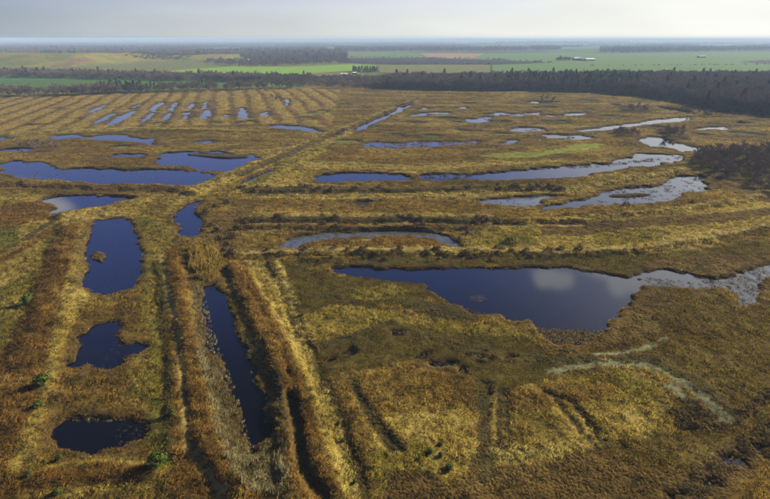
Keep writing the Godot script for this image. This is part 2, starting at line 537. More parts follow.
func noise_texture(freq: float, lo: float, hi: float, seed_of: int) -> NoiseTexture2D:
	var t := NoiseTexture2D.new()
	t.width = 512; t.height = 512; t.seamless = true
	var n := FastNoiseLite.new()
	n.seed = seed_of; n.frequency = freq; n.fractal_octaves = 5
	t.noise = n
	var r := Gradient.new()
	r.set_color(0, Color(lo, lo, lo)); r.set_color(1, Color(hi, hi, hi))
	t.color_ramp = r
	return t

func set_materials() -> void:
	mat.growth = surface(Color(1, 1, 1), 1.0, .1)
	mat.growth.vertex_color_use_as_albedo = true
	mat.growth.backlight = Color(.25, .2, .1)
	mat.soil = surface(Color(1, 1, 1), 1.0, .15)
	mat.soil.vertex_color_use_as_albedo = true
	mat.soil.albedo_texture = noise_texture(.03, .62, 1.0, 4)
	mat.soil.uv1_triplanar = true; mat.soil.uv1_world_triplanar = true
	mat.soil.uv1_scale = Vector3(.11, .11, .11)
	mat.water = surface(Color(.002, .0025, .006), .03, .33)
	mat.shallow = surface(Color(.06, .065, .06), .12, .5)
	mat.bark = surface(Color(.07, .055, .045), .95)
	mat.twig = surface(Color(.155, .112, .085), 1.0, .1)
	mat.birch = surface(Color(.19, .14, .10), 1.0, .1)
	mat.needle = surface(Color(.016, .030, .018), .9, .2)
	mat.leaf = surface(Color(.062, .088, .014), .9, .1)
	mat.leaf.backlight = Color(.28, .3, .04)
	mat.heather = surface(Color(.095, .062, .03), 1.0, .1)
	for kind in ["tuft", "reed", "heath"]:
		mesh_of[kind] = [clump_mesh(kind), clump_mesh(kind), clump_mesh(kind)]

# ---------- the marsh ----------
func pond_list() -> Array:
	var w := "open water of a marsh pond reflecting the sky"
	var all := [
		["long deep blue pond behind the heather bank", [0,163, 16,160, 29,161, 44,162, 62,169, 78,167, 104,168, 130,169.5, 156,168, 182,170, 200,172, 218,174.7, 217,178, 206,184, 190,187.5, 166,185.5, 145,185, 117,185, 91,183, 70,182.5, 62,179.5, 49,178, 43,180, 34,178, 23,178, 13,177, 0,169, -14,166, -14,162]],
		["blue pond with a mud flat beside the diagonal dyke", [158,158, 162,153, 190,151.3, 216,152, 242,153, 264,156.5, 252,162.5, 239,170, 229,171.7, 216,170.3, 190,168, 179,167.5, 164,165, 158,162]],
		["small tapering pond in front of the heather bank", [41.5,199, 52,195.5, 78,194, 104,194.7, 130,195.5, 140,198, 125,203, 109,206, 86,207.6, 67.5,211, 50,214, 53,209, 58,206, 49,203]],
		["pond speckled with floating dead stems between two dykes", [89.6,221.5, 109,217, 130,218, 135,228, 138,241, 143,254, 141.5,270, 138,277, 132.5,288.5, 109,295.5, 96,292, 86,288, 83,275.6, 87,265, 83,254, 88,236]],
		["ragged black pool enclosed by rust grass", [62,366.5, 75,356, 83,343, 74,336.6, 86,330, 99,321, 119.5,321, 125,329, 112,338, 119.5,343, 145.5,342, 152,347, 140,353, 122,358.4, 117,365, 106.5,372.7, 93.5,366, 78,367]],
		["oval black pool enclosed by rust grass", [54,431, 68,418, 88,414, 112,415.7, 135,417, 146.5,429.6, 136,438.4, 117,448, 91,450, 70,450, 54,442]],
		["long black ditch pool between reed banks", [202,284, 218.6,282, 224,294, 233,312, 239,330, 246,351, 251,366.5, 255,379, 264,400, 270.5,415, 272,426, 266,440, 260,453, 251,454, 245,444, 241,426, 236,407.6, 230.6,389, 224,374, 215,356, 207,340.5, 204.6,322, 200.7,304]],
		["curved blue pool at the foot of the dyke", [200,199, 182,206, 174,212, 178,230.5, 187,237.5, 196,236, 204,228, 203,219, 194,212, 195,207, 200,204, 204,198]],
		["straight canal beside the diagonal dyke", [240,181.5, 258,174, 276,167, 280,168, 259,179, 239,186]],
		["narrow far stretch of the dyke canal", [352,129, 372,119, 392,111, 412,102.2, 415,103.3, 397,112.5, 379,121.5, 358,131.5]],
		["narrow blue pond on the straw strip", [311,177, 325,173.5, 351,172.5, 390,171.8, 396,173, 409,175.5, 410,179.5, 396,181, 372,180.5, 346,181.6, 320,181.6]],
		["long pale pond broadening towards the birch thicket", [419,174, 432,173, 484,174, 510,169.5, 536,167.7, 580,164, 596,163, 604,164, 609,161.7, 630,155, 650.5,152.5, 674,153.5, 685,156.5, 682,162.5, 656,165, 632,167, 617,170.5, 596,172, 582,175.7, 560,178.5, 541,178, 499.5,179.6, 471,179, 434.5,181.6, 420,178]],
		["pale pond dotted with tussocks below the straw ridge", [533,207, 556.6,203, 580,198.5, 588,197, 614,189, 640,186, 666,182.5, 669,177, 679,175.2, 700,174.2, 706,181, 709,191.5, 695,191.5, 682,191.5, 680,198.5, 661,202, 635,203.5, 596,204.5, 570,208.5, 541,210]],
		["shallow grey water beside the tussock pond", [478,200, 505,197, 531,195, 560,194.2, 563,197, 540,203, 530,207, 500,204.5, 478,203.5]],
		["large dark blue pond with cloud reflections", [328,267, 349,265.5, 380,267.5, 420,268.5, 460,267.5, 505,267, 530,265.5, 560,266, 575,267, 600,271.5, 622,277, 634,275, 656,270, 671,268.5, 684,272.5, 705,277.2, 715.5,279.5, 728,277, 736,271.7, 752,268.5, 770,264, 784,261, 784,274, 770,276.6, 757,289.6, 753,303, 743,306, 739,297, 733.6,291, 726,286, 715.5,288.5, 695,287, 663.5,287, 645,284, 635,290, 630,301, 619,311, 619,318, 609,327, 600,334, 590,340, 575,343, 550,343, 540,330, 540,323, 520,321, 497,316, 484,315.5, 466,309.5, 450,303, 433,292.5, 427,282.5, 396,280.7, 369,278.3, 335.5,274.2]],
		["thin crescent of grey water around a rust islet", [280,248, 282,240, 300,234.5, 330,231.5, 365,230.5, 400,229.8, 430,230.7, 450,235.5, 463,246, 459,250, 450,244, 436,238.5, 410,235.5, 360,236.5, 322,239.5, 302,243.5, 297,250.5, 285,251.5]],
		["shallow flooded strip along the peat field edge", [48,135.3, 80,135, 120,134.6, 150,137, 158,141, 156,145, 148,144, 135,141, 110,139, 90,138.7, 60,138.2]],
		[w, [165,141.5, 180,141, 186,143.5, 172,145.2]], [w, [187,142.2, 200,141, 216,142.5, 200,144.5]], [w, [-6,137, 8,136.8, 13,138, 2,139.5, -6,139.5]],
		[w, [-6,148.6, 18,147, 34,146.8, 33,149.8, 4,151.8, -6,151.8]], [w, [105,154.3, 125,152, 147,153.6, 147,157, 130,156, 112,157.6]],
		["flooded furrow in the striped peat field", [91,110, 98,105.2, 105,105.2, 100,109, 93,112]], ["flooded furrow in the striped peat field", [94,122.8, 100,118, 110,113.5, 108,118.5, 97,123.3]], ["flooded furrow in the striped peat field", [111,121.5, 118,115.7, 126,112, 132,112.6, 128,117.5, 120,121.6, 114,123.3]],
		["flooded furrow in the striped peat field", [130,108, 137,104.2, 140,105, 134,109.5]], ["flooded furrow in the striped peat field", [142.5,120.5, 147,112.7, 153,111.6, 150,116.5, 146,121.2]], ["flooded furrow in the striped peat field", [151.5,107.5, 155,103, 162,102.5, 160.5,108, 154,109.5]],
		["flooded furrow in the striped peat field", [163,119, 166,111.5, 170,111, 169,119.3]], ["flooded furrow in the striped peat field", [169.5,108, 172,102, 176.5,102.4, 175.5,107.5, 171,109.5]], ["flooded furrow in the striped peat field", [181.5,118, 183.5,112.5, 189,112.5, 187.5,119.2]], ["flooded furrow in the striped peat field", [188,107.5, 190,102.5, 195,103, 193.5,108.5]],
		["flooded furrow in the striped peat field", [202,107.5, 203,101.5, 206,100.6, 207.5,107, 204,108.5]], ["flooded furrow in the striped peat field", [200,115.5, 203,110, 207.5,110, 209,117, 203,118.2]], ["flooded furrow in the striped peat field", [223,112.5, 226,111, 228,116.4, 224,116.8]], ["flooded furrow in the striped peat field", [237,108.5, 241,107.6, 245,111.5, 249,113, 249,116.6, 240,115.8]], ["flooded furrow in the striped peat field", [260,113, 267,111, 269,116, 263,115.7]], ["flooded furrow in the striped peat field", [283,99.5, 288,98.6, 291,103, 287,105]],
		["shallow flooded strip along the peat field edge", [268,125, 285,125.7, 300,126.6, 318,128.6, 332,130.8, 322,133, 308,130.7, 290,129.2, 273,128]], [w, [279,145, 286,144.4, 290,146, 282,147]],
		["ragged pale pool in the open bog", [366,142.5, 380,141, 388,142.5, 410,142, 430,141, 455,141, 480,140, 492,141, 470,144.2, 440,146, 420,148.4, 400,147, 385,148.8, 370,147.6]], ["ragged pale pool in the open bog", [496,141.7, 506,138.6, 520,138.4, 517,142.2, 504,143.5]],
		[w, [407,114, 428,112, 448,111, 448,113.6, 425,115.3, 408,115.6]], [w, [416,107, 428,106.2, 428,109, 417,109.2]], [w, [432,106.5, 440,105.7, 441,108.4, 433,108.4]], [w, [453,107, 466,106.2, 467,109.3, 460,109]],
		["ragged pale pool in the open bog", [454,120.2, 465,118.5, 474,119, 480,116, 487,115.4, 489,119, 478,121.7, 461,122.7]], [w, [487,113, 500,111.6, 505,114, 502,116.6, 497,115, 488,114.8]], [w, [508,114.6, 525,112.6, 541,112, 541,114.8, 514,116.3]], [w, [544,115, 560,113.6, 580,112, 592,110.6, 591,112.8, 575,115.2, 558,116.4]],
		["ragged pale pool in the open bog", [510,129.7, 520,127.2, 530,126.2, 544,127, 542,130.6, 525,130.8, 512,131.5]], ["ragged pale pool in the open bog", [534,139, 545,135.2, 555,133, 575,133, 587,135.2, 585,138.8, 570,139.3, 550,138.4, 540,140.4]],
		[w, [525,101.6, 534,100.2, 562,100.6, 562,102.4, 538,102.8, 530,103.3]], [w, [608,103.3, 617,103.6, 617,105.2, 609,105]], [w, [637,104.2, 643,104.6, 643,106.2, 637,105.8]],
		["bright bend of the stream at the wood edge", [658,106, 672,107, 692,109.4, 693,113.4, 686,113, 682,111.4, 668,109.4, 660,108]],
		["narrow bright stream crossing the bog", [576,129, 600,126.8, 625,123.2, 650,119.6, 675,117, 693,116, 693,119.4, 678,121, 655,123.2, 630,126.8, 605,129.8, 578,131.2]],
		[w, [690,128, 702,126.6, 713,125.6, 712,128.5, 697,130]], [w, [735,123, 745,120.6, 751,121, 749,124]], [w, [750,120.4, 758,119, 758,122]], [w, [722,127.5, 733,126, 733,128, 722,129]],
		["bright pool with birch reflections", [634,140, 648,135, 658,136.5, 674,141.5, 684,144, 710,146.6, 700,149.8, 687,151.6, 676.5,150, 658,146, 644,144]],
		["small dark peaty pool in the bog", ellipse(346, 351, 12, 3.4)], ["small dark peaty pool in the bog", ellipse(329, 359, 9, 3)], ["small dark peaty pool in the bog", ellipse(442, 361, 11, 3.4)], ["small dark peaty pool in the bog", ellipse(427, 353, 9, 2.4)], ["small dark peaty pool in the bog", ellipse(474, 353, 13, 2.8)], ["small dark peaty pool in the bog", ellipse(486, 360, 9, 2.6)], ["small dark peaty pool in the bog", ellipse(463, 369, 6, 3)], ["small dark peaty pool in the bog", ellipse(395, 331, 9, 2.6)], ["small dark peaty pool in the bog", ellipse(508, 355, 9, 2.2)],
		["sliver of the brushy stream", ellipse(740, 463, 13, 4.5)], ["sliver of the brushy stream", ellipse(716, 485, 9, 4.5)], ["sliver of the brushy stream", ellipse(672, 496, 13, 4.5)], ["sliver of the brushy stream", ellipse(762, 450, 8, 4)],
		["shallow wet hollow in the rust strip", ellipse(362, 202, 9, 3)],
	]
	for q in [[395, 135, 14, .8], [350, 140, 10, .7], [425, 136, 16, .8], [470, 130, 12, .8], [500, 122, 14, .7], [560, 122, 16, .7], [420, 122, 12, .6], [615, 116, 14, .6], [650, 127, 10, .7], [720, 117, 12, .6], [590, 100, 9, .5], [470, 103, 10, .5], [400, 107, 8, .5], [365, 108, 7, .5], [345, 104, 6, .5], [320, 112, 6, .7], [306, 118, 8, .7], [700, 135, 12, .8], [745, 133, 14, .8], [500, 133, 10, .7], [445, 118, 8, .6], [545, 107, 12, .5], [230, 141, 12, .8], [120, 147, 10, .8], [75, 118, 8, .8], [30, 124, 7, .9], [60, 108, 6, .7], [250, 122, 9, .7], [215, 122, 7, .7], [160, 123, 8, .7]]:
		all.append(["narrow wet sliver in the open bog", ellipse(q[0], q[1], q[2], q[3] + .5)])
	return all

func build_marsh() -> void:
	grids = [Grid.new(-225, 42, 225, 272, .5), Grid.new(-590, 262, 590, 760, 2.0)]
	var zones := [
		[GRASS, [-90,70, 310,72, 310,86.5, 200,88.8, 120,91.5, 60,93, -90,95.5]],
		[FURROW, [-60,91, 60,96.5, 120,93.5, 200,91, 300,88, 340,90, 330,128, 270,124, 150,127, 60,131, -60,134]],
		[LIGHT, [-30,134.6, 60,131.3, 130,127.8, 200,128, 260,131, 260,133, 200,130.5, 130,130.5, 60,133.5, -30,137]],
		[ORANGE, [-30,139, 50,140, 110,140, 150,146, 158,150, 150,152, 60,151.5, -30,152.5]],
		[ORANGE, [-30,152, 60,153, 156,151, 157,164, 80,165.5, 44,160, -30,160]],
		[BROWN, [-30,176, 10,178, 60,184, 120,188, 200,190, 195,195, 140,195, 60,193, -30,190]],
		[BROWN, [12,143, 40,143, 60,147, 64,153, 40,156, 16,152]],
		[STRAW, [-30,190, 50,196, 60,200, 40,214, -30,225]],
		[RUST, [10,205, 48,200, 55,212, 60,218, 10,232, -30,235, -30,215]],
		[YELLOW, [-30,235, 60,219, 75,224, 60,245, 40,280, 20,320, -30,380]],
		[STRAW, [-30,268, 30,240, 45,243, 30,275, -30,300]],
		[STRAW, [20,226, 100,206.5, 140,199.5, 152,202, 140,215, 100,216, 86,222, 60,230, 20,240]],
		[YELLOW, [135,216, 160,215, 175,236, 162,262, 170,300, 178,345, 181,380, 186,420, 180,470, 150,470, 148,430, 150,400, 150,360, 140,300, 144,255]],
		[ORANGE, [86,289, 108,297, 138,290, 148,330, 150,345, 120,370, 150,400, 150,460, 100,462, 40,472, 42,410, 55,370, 60,340, 75,310]],
		[YELLOW, [128,372, 160,365, 172,395, 172,430, 150,455, 140,430, 150,410, 130,395]],
		[STRAW, [75,225, 92,222, 86,250, 84,290, 90,296, 76,320, 66,340, 60,365, 50,400, 40,440, 22,470, 10,470, 40,400, 52,345, 66,285]],
		[STRAW, [40,468, 70,460, 110,456, 150,460, 150,466, 90,465, 40,474]], [STRAW, [40,492, 100,486, 160,482, 160,488, 100,492, 50,499]],
		[RUST, [62,230, 80,226, 76,250, 70,268, 62,300, 54,335, 46,372, 36,410, 22,445, 8,475, -40,499, -40,395, 12,345, 30,308, 42,270, 52,245]],
		[RUST, [45,473, 100,466, 148,468, 156,480, 100,485, 50,490, -10,505, -10,485]],
		[RUST, [156,258, 166,258, 172,290, 178,330, 182,380, 183,420, 186,448, 200,470, 222,499, 170,499, 172,450, 168,400, 166,350, 162,300]],
		[RUST, [165,250, 180,247, 186,290, 193,330, 203,370, 208,400, 214,430, 225,460, 245,480, 262,499, 228,505, 206,477, 191,455, 188,430, 187,400, 183,360, 176,320, 170,285]],
		[TRACK, [158,255, 165,255, 173,295, 182.5,335, 185.5,380, 190,420, 192,446, 205,466, 226,494, 232,504, 220,504, 201,475, 185,453, 182,420, 178.5,380, 175.5,335, 165,294]],
		[GREYREED, [192,285, 202,284, 206,330, 222,372, 238,410, 244,445, 256,456, 270,440, 284,440, 290,470, 286,497, 240,490, 226,460, 216,430, 208,395, 198,350]],
		[STRAW, [222,276, 230,280, 248,320, 262,360, 275,400, 282,430, 277,440, 270,420, 258,380, 248,352, 236,315]],
		[YELLOW, [236,330, 244,335, 258,372, 262,390, 255,378, 246,352]],
		[RUST, [226,266, 246,266, 262,300, 284,340, 302,385, 312,410, 322,450, 344,499, 296,505, 288,470, 284,430, 276,395, 262,350, 246,315, 236,288]],
		[STRAW, [246,262, 280,262, 296,305, 308,350, 318,385, 334,415, 347,460, 356,502, 346,502, 326,450, 314,408, 304,383, 286,338, 264,298]],
		[DARK, [278,268, 286,290, 296,318, 308,348, 318,372, 330,392, 344,425, 352,455, 364,499, 355,499, 346,460, 334,415, 316,380, 306,350, 292,312, 282,285]],
		[DARK, [303,352, 330,344, 360,352, 352,362, 325,372, 318,385, 306,365]],
		[OLIVE, [283,262, 330,275, 426,281, 432,293, 415,305, 380,304, 330,312, 300,318, 288,292]],
		[STRAW, [298,320, 330,306, 372,308, 385,318, 350,334, 310,346]], [YELLOW, [300,316, 350,306, 390,312, 410,324, 385,332, 350,328]],
		[OLIVE, [308,350, 350,336, 392,322, 450,330, 520,335, 545,345, 560,355, 545,366, 500,372, 440,362, 400,362, 350,374, 322,378]],
		[DARK, [420,300, 466,310, 490,318, 470,322, 432,318, 402,306, 404,298]],
		[YELLOW, [430,318, 470,324, 515,334, 508,338, 470,336, 425,328]], [YELLOW, [345,292, 390,284, 408,292, 390,300, 360,302]],
		[ORANGE, [345,375, 400,364, 470,372, 480,390, 478,470, 420,499, 372,499, 350,440, 336,400]],
		[STRAW, [380,420, 470,405, 476,470, 420,488, 380,490, 366,450]],
		[YELLOW, [368,455, 420,440, 450,475, 430,499, 376,499]],
		[DARK, [472,395, 486,388, 490,410, 484,440, 490,470, 476,482, 470,470, 480,430]],
		[BROWN, [392,470, 430,470, 450,490, 440,505, 380,505]],
		[OLIVE, [470,366, 545,362, 560,380, 520,392, 490,394, 476,392]], [PALE, [482,392, 490,391, 492,402, 486,406, 480,402]],
		[STRAW, [490,400, 530,385, 600,374, 660,386, 672,405, 650,432, 610,444, 580,452, 530,462, 492,464, 486,440]],
		[YELLOW, [560,380, 620,372, 655,385, 660,405, 620,405, 580,398]], [ORANGE, [500,392, 545,384, 620,384, 620,396, 560,408, 500,412]],
		[LIGHT, [490,440, 530,446, 580,438, 606,444, 575,452, 525,462, 490,464]],
		[BROWN, [480,466, 525,464, 580,454, 612,447, 650,437, 700,432, 780,440, 780,470, 720,505, 440,505, 460,480]],
		[FINE, [600,445, 700,430, 725,418, 790,380, 790,430, 720,450, 680,475, 640,470]],
		[FINE, [640,290, 663,288, 715,290, 740,308, 757,305, 790,290, 790,385, 735,418, 690,380, 655,360, 600,356, 545,360, 540,345, 600,340, 620,320]],
		[BROWN, [540,344, 575,344, 600,340, 622,318, 636,292, 660,288, 655,310, 640,325, 655,335, 620,346, 570,352, 545,352]],
		[PALE, [590,354, 620,351, 650,344, 664,336, 668,337, 652,349, 622,355, 600,357]],
		[OLIVE, [480,352, 545,358, 600,356, 655,358, 692,378, 738,418, 728,422, 690,386, 650,364, 600,361, 545,365]],
		[YELLOW, [548,370, 575,364.5, 605,362.5, 646,362.5, 664,371, 690,385, 710,401, 728,420, 722,424, 704,408, 686,392, 664,378, 640,368, 605,368, 575,371, 556,376]],
		[MOSS, [548,371, 575,365.5, 600,364, 605,367, 575,371, 556,376]],
		[PALE, [665,383, 680,388, 690,402, 684,406, 676,396, 662,388]], [PALE, ellipse(664, 408, 4, 3.5)], [PALE, ellipse(725, 418, 5, 4)],
		[BRUSH, [672,420, 680,400, 694,402, 718,415, 722,426, 700,432, 680,430]],
		[BRUSH, [660,505, 690,470, 720,450, 790,408, 790,440, 735,470, 712,490, 700,505]],
		[BRUSH, [712,432, 740,410, 790,372, 790,395, 745,420, 725,430]],
		[ORANGE, [720,505, 740,478, 790,450, 790,505]],
		# behind the big pond
		[OLIVE, [290,262, 400,255.5, 560,257, 640,256, 700,250, 790,238, 790,262, 752,268, 720,277, 690,271, 660,267.5, 625,274, 580,266.5, 500,264.5, 400,266.5, 330,264, 300,268]],
		[BROWN, [640,262, 700,258, 790,250, 790,258, 740,268, 716,277, 690,269, 655,268]],
		[STRAW, [440,230, 530,224, 560,226, 680,210, 790,190, 790,226, 700,238, 640,248, 560,252, 470,250]],
		[YELLOW, [470,234, 530,230, 540,244, 500,249, 470,248]], [YELLOW, [590,235, 640,228, 672,232, 650,243, 600,246]],
		[ORANGE, [480,205, 530,209, 640,206, 700,195, 760,188, 780,190, 700,206, 620,214, 540,219, 480,217]],
		[BROWN, [540,226, 640,219, 740,212, 790,204, 790,212, 700,226, 650,226, 580,236, 540,234]],
		[LIGHT, [240,254, 300,252.3, 400,250.5, 500,251.5, 570,252.5, 640,248, 700,238, 790,220, 790,224, 700,242.5, 640,252, 570,256, 500,255, 400,254, 300,255, 240,257]],
		[ORANGE, [262,200, 330,197, 480,199, 480,206, 500,216, 400,215, 270,216]],
		[STRAW, [255,212, 330,213, 480,213, 500,217, 400,218, 250,218]],
		[RUST, [300,244, 330,240, 410,236.5, 440,240, 452,249, 400,250, 298,251]],
		[MOSS, [350,240, 370,239, 372,241.5, 352,242.5]], [PALE, [340,233, 400,231.5, 410,234, 350,236]],
		[DARK, [245,188, 330,187, 480,187.5, 560,188, 560,191, 480,191.5, 330,195, 250,194]],
		[DARK, [232,219, 300,218.5, 500,221, 500,224, 300,223, 232,225]], [BROWN, [232,226, 300,226, 500,227, 500,229, 300,229.5, 232,230]],
		[STRAW, [262,182, 300,168, 320,168, 310,184, 300,187, 262,188]], [LIGHT, [280,164, 300,160, 420,166, 560,160, 560,162, 420,170, 320,169]],
		[OLIVE, [440,181, 500,181, 545,179, 545,183, 500,186, 440,185]],
		[MOSS, [478,156.5, 500,153, 540,152, 560,149, 575,145, 600,143.3, 607,146, 590,149.3, 560,153, 535,157.6, 500,158.6]],
		[ORANGE, [330,150, 470,149, 470,160, 400,163, 320,160]],
		[BROWN, [196,234, 240,200, 262,200, 250,216, 234,232, 240,252, 226,262, 200,240]],
		[DARK, [216,238, 230,236, 236,254, 222,252]],
		[STRAW, [418,100, 424,101, 350,132, 290,158, 232,183, 200,198, 182,206, 170,215, 160,215, 180,197, 224,175, 281,151, 346,126]],
		[LIGHT, [412,100, 416,100, 346,130, 284,157, 226,182, 195,194, 190,191, 224,178, 281,154, 344,128.5]],
		[YELLOW, [300,155, 320,150, 330,150, 262,184, 244,192, 236,190]],
		[GOLD, [190,249, 214,247, 222,262, 218,279, 202,283, 192,268]],
		[MUD, [181,153, 215,152.5, 246,154.2, 252,157, 225,158, 200,156]],
		[OLIVE, [610,195, 640,192.5, 658,193, 640,196, 615,197]],
		[DARK, [684,166, 708,176, 736,184, 780,198, 780,145, 735,146, 700,150]],
		[BROWN, [700,176, 740,186, 780,197, 780,205, 730,192, 705,186]],
		[BRUSH, [612,129, 636,129, 640,137, 614,137]], [BRUSH, [654,129, 686,130, 690,141, 664,139]], [BRUSH, [618,105, 648,106, 650,113, 620,112]],
	]
	var strokes := [           # wheel tracks, ditches, footpaths: line and half width in metres
		[DARK, [545,392, 572,402, 606,444], .5], [DARK, [556,400, 570,418, 596,446], .5], [DARK, [353,383, 368,419, 392,451], .5], [DARK, [363,400, 380,425, 401,452], .5], [DARK, [499,390, 498,446], .4], [DARK, [506,392, 508,440], .4],
		[DARK, [281,280, 294,320, 309,353, 322,385, 338,423, 346,446, 360,492], 1.0], [DARK, [486,385, 484,440, 486,478], .9], [DARK, [470,352, 520,357, 560,360, 600,358, 652,358.3, 694,379, 738,416], .8],
		[DARK, [307,350, 350,338, 392,321], .8], [DARK, [291,297, 320,296, 345,300], .8], [DARK, [400,330, 440,340, 500,352], .8], [DARK, [-20,262, 25,240, 60,217], 1.1], [RUST, [-20,272, 25,249, 60,224], 1.3],
		[OLIVE, [158,262, 164,300, 168,350, 170,400, 171,450], .7], [DARK, [290,398, 297,425, 300,450, 303,474, 324,497], .7], [DARK, [262,340, 276,372, 282,410, 284,440], .5],
		[LIGHT, [278,264, 292,300, 305,342, 315,380, 332,413, 344,458, 354,500], .7], [LIGHT, [256,384, 266,405, 275,425, 278,440], .9],
		[TRACK, [161,256, 168,292, 178,333, 182,380, 186.5,420, 188.5,446, 202,468, 228,500], .55], [TRACK, [240,255.3, 300,253.8, 400,252.3, 500,253.3, 570,254.3, 640,250.3, 700,240.5, 790,222.5], .8], [TRACK, [250,225, 400,225, 500,226, 580,226], .9],
		[PALE, [550,372, 575,367, 605,365, 645,365, 664,373, 690,388, 708,403, 727,420], .85], [PALE, [596,355.5, 622,353, 650,346, 665,337.5], .6], [YELLOW, [430,320, 470,328, 512,336], 1.0],
		[LIGHT, [424,96.5, 416,99.5, 346,127.5, 281,153, 224,177, 190,191], 2.0], [LIGHT, [322,150, 250,184, 236,192], 1.0], [DARK, [420,98.8, 346,131, 284,157, 240,176], 1.6], [LIGHT, [352,131.5, 322,147, 290,160], 1.3], [BROWN, [340,131, 284,155.5, 226,180], .8],
		[LIGHT, [-30,135.6, 60,132.2, 130,129, 200,129.3, 260,132], 1.6], [DARK, [-30,139, 50,134.6, 130,132, 200,133, 262,136], 1.4], [LIGHT, [560,222, 660,212, 720,204, 790,191], 1.2], [LIGHT, [250,197, 330,199, 480,195, 570,191, 622,181, 684,170.5], 1.0],
	]
	for g in grids:
		for z in zones: g.fill(pts(z[1]), z[0])
		for z in strokes: g.stroke(pts(z[1]), maxf(z[2], g.c * .55), z[0])
	var sheets := []
	var list := pond_list()
	for p in list:
		var ring := pts(p[1])
		if "furrow" in p[0]:
			var mid := Vector2.ZERO
			for q in ring: mid += q / ring.size()
			for k in ring.size(): ring[k] = mid + (ring[k] - mid) * Vector2(1.15, 1.45)
		sheets.append(ragged(rounded(ring), 0.0 if "furrow" in p[0] or "canal" in p[0] or "stream" in p[0] else 1.0))
	var islets := [[90,254, 97,251, 104,252.5, 108,255, 103,258, 106,261, 97,262, 93,258], [606,194.6, 630,193, 656,193.4, 640,195.8, 612,196.6], [181,153.5, 215,152.6, 246,154.4, 251,157, 225,158, 200,156], [536,200, 560,196, 565,198, 545,203.5], [640,276.5, 646,278, 640,279.5, 634,278]]
	for g in grids:
		for s in sheets: g.flood(s, 1)
		for q in islets: g.flood(rounded(pts(q)), -1)
	var banks := [
		[[78,225, 65,270, 50,320, 30,380, 5,450], 6.5, .95], [[163,262, 170,310, 176,360, 178,400, 178,450], 2.2, .5], [[172,262, 181,310, 194,360, 200,410, 212,450, 240,490], 2.6, 1.0],
		[[234,268, 252,310, 272,350, 285,390, 290,430, 292,470, 303,503], 2.3, 1.0], [[245,275, 265,310, 285,350, 305,395, 315,440, 336,500], 2.2, .9], [[275,262, 290,300, 303,340, 313,380, 330,415, 342,460, 353,503], 1.7, .8],
		[[45,478, 100,475, 150,474], 2.2, .6], [[240,255, 300,253.5, 400,252, 500,253, 570,254, 640,250, 700,240, 790,222], 4.0, .9],
		[[245,221, 400,220.5, 500,222.5, 580,222], 3.0, .9], [[245,228, 400,228, 500,229], 2.5, .7], [[418,99, 346,129, 281,155, 224,179, 190,193], 5.0, 1.3], [[320,151, 247,188], 3.5, 1.0],
		[[-20,183, 100,188, 195,190.5], 5.0, 1.2], [[250,191, 480,190, 570,189, 622,179, 682,170], 4.0, .9], [[570,217, 660,211, 720,203, 790,190], 4.0, .8], [[545,361, 600,358.5, 652,359, 692,380, 736,419], 2.0, .2],
		[[60,217, 100,210, 145,201], 3.0, .9], [[-30,135.5, 60,132, 130,129, 260,132], 5.0, .8], [[280,263, 300,258, 340,262], 2.5, .6],
		[[281,280, 294,320, 309,353, 322,385, 338,423, 346,446, 360,492], 1.7, -.7], [[291,398, 297,425, 300,450, 303,474, 324,497], .9, -.35], [[486,385, 484,440, 486,478], 1.5, -.5],
		[[545,392, 572,402, 606,444], .9, -.35], [[556,400, 570,418, 596,446], .9, -.35], [[353,383, 368,419, 392,451], .9, -.4], [[363,400, 380,425, 401,452], .9, -.4], [[499,390, 498,446], .8, -.3], [[506,392, 508,440], .8, -.3],
	]
	for g in grids:
		for k in g.h.size(): g.h[k] = 0.0
		for b in banks: g.bank(pts(b[0]), b[1], b[2], noise_b)
		var far: bool = g.c > 1.0
		var blur: PackedFloat32Array = g.wat.duplicate()
		for j in range(1, g.nd - 1):
			for i in range(1, g.nx - 1):
				var at: int = j * g.nx + i
				if far: blur[at] = g.wat[at] * .5 + (g.wat[at - 1] + g.wat[at + 1] + g.wat[at - g.nx] + g.wat[at + g.nx]) * .125
				else: blur[at] = (g.wat[at] * 2 + g.wat[at - 1] + g.wat[at + 1] + g.wat[at - g.nx] + g.wat[at + g.nx]) / 6.0
		g.wat = blur
		g.spread(1 if far else 3)
		for j in g.nd:
			var d: float = g.d0 + j * g.c
			for i in g.nx:
				var x: float = g.x0 + i * g.c
				var at: int = j * g.nx + i
				var w: float = g.wat[at]
				var n := noise_b.get_noise_2d(x * .8, d * .8)
				var y: float = g.h[at] + .10 + noise_a.get_noise_2d(x * .7, d * .7) * (.35 if not far else .15) + n * .22
				if g.zone[at] == FURROW and far:
					var s := absf(fposmod((x * cos(-.265) - d * sin(-.265)) / 14.0, 1.0) - .5) * 2.0
					y += .15 - smoothstep(.4, .8, s) * .28
				y = maxf(y, -.16)
				if w > 0: y = lerpf(y, -1.0, smoothstep(.02, .98, w + (n * .35 if w < .98 else 0.0)))
				if far and d > 738: y = lerpf(y, -1.2, (d - 738) / 22.0)
				g.h[at] = y
	put_terrain(grids[0], "marsh", "brown and straw coloured marsh with ponds and dykes")
	put_terrain(grids[1], "marsh", "striped peat field and open bog before the wood")
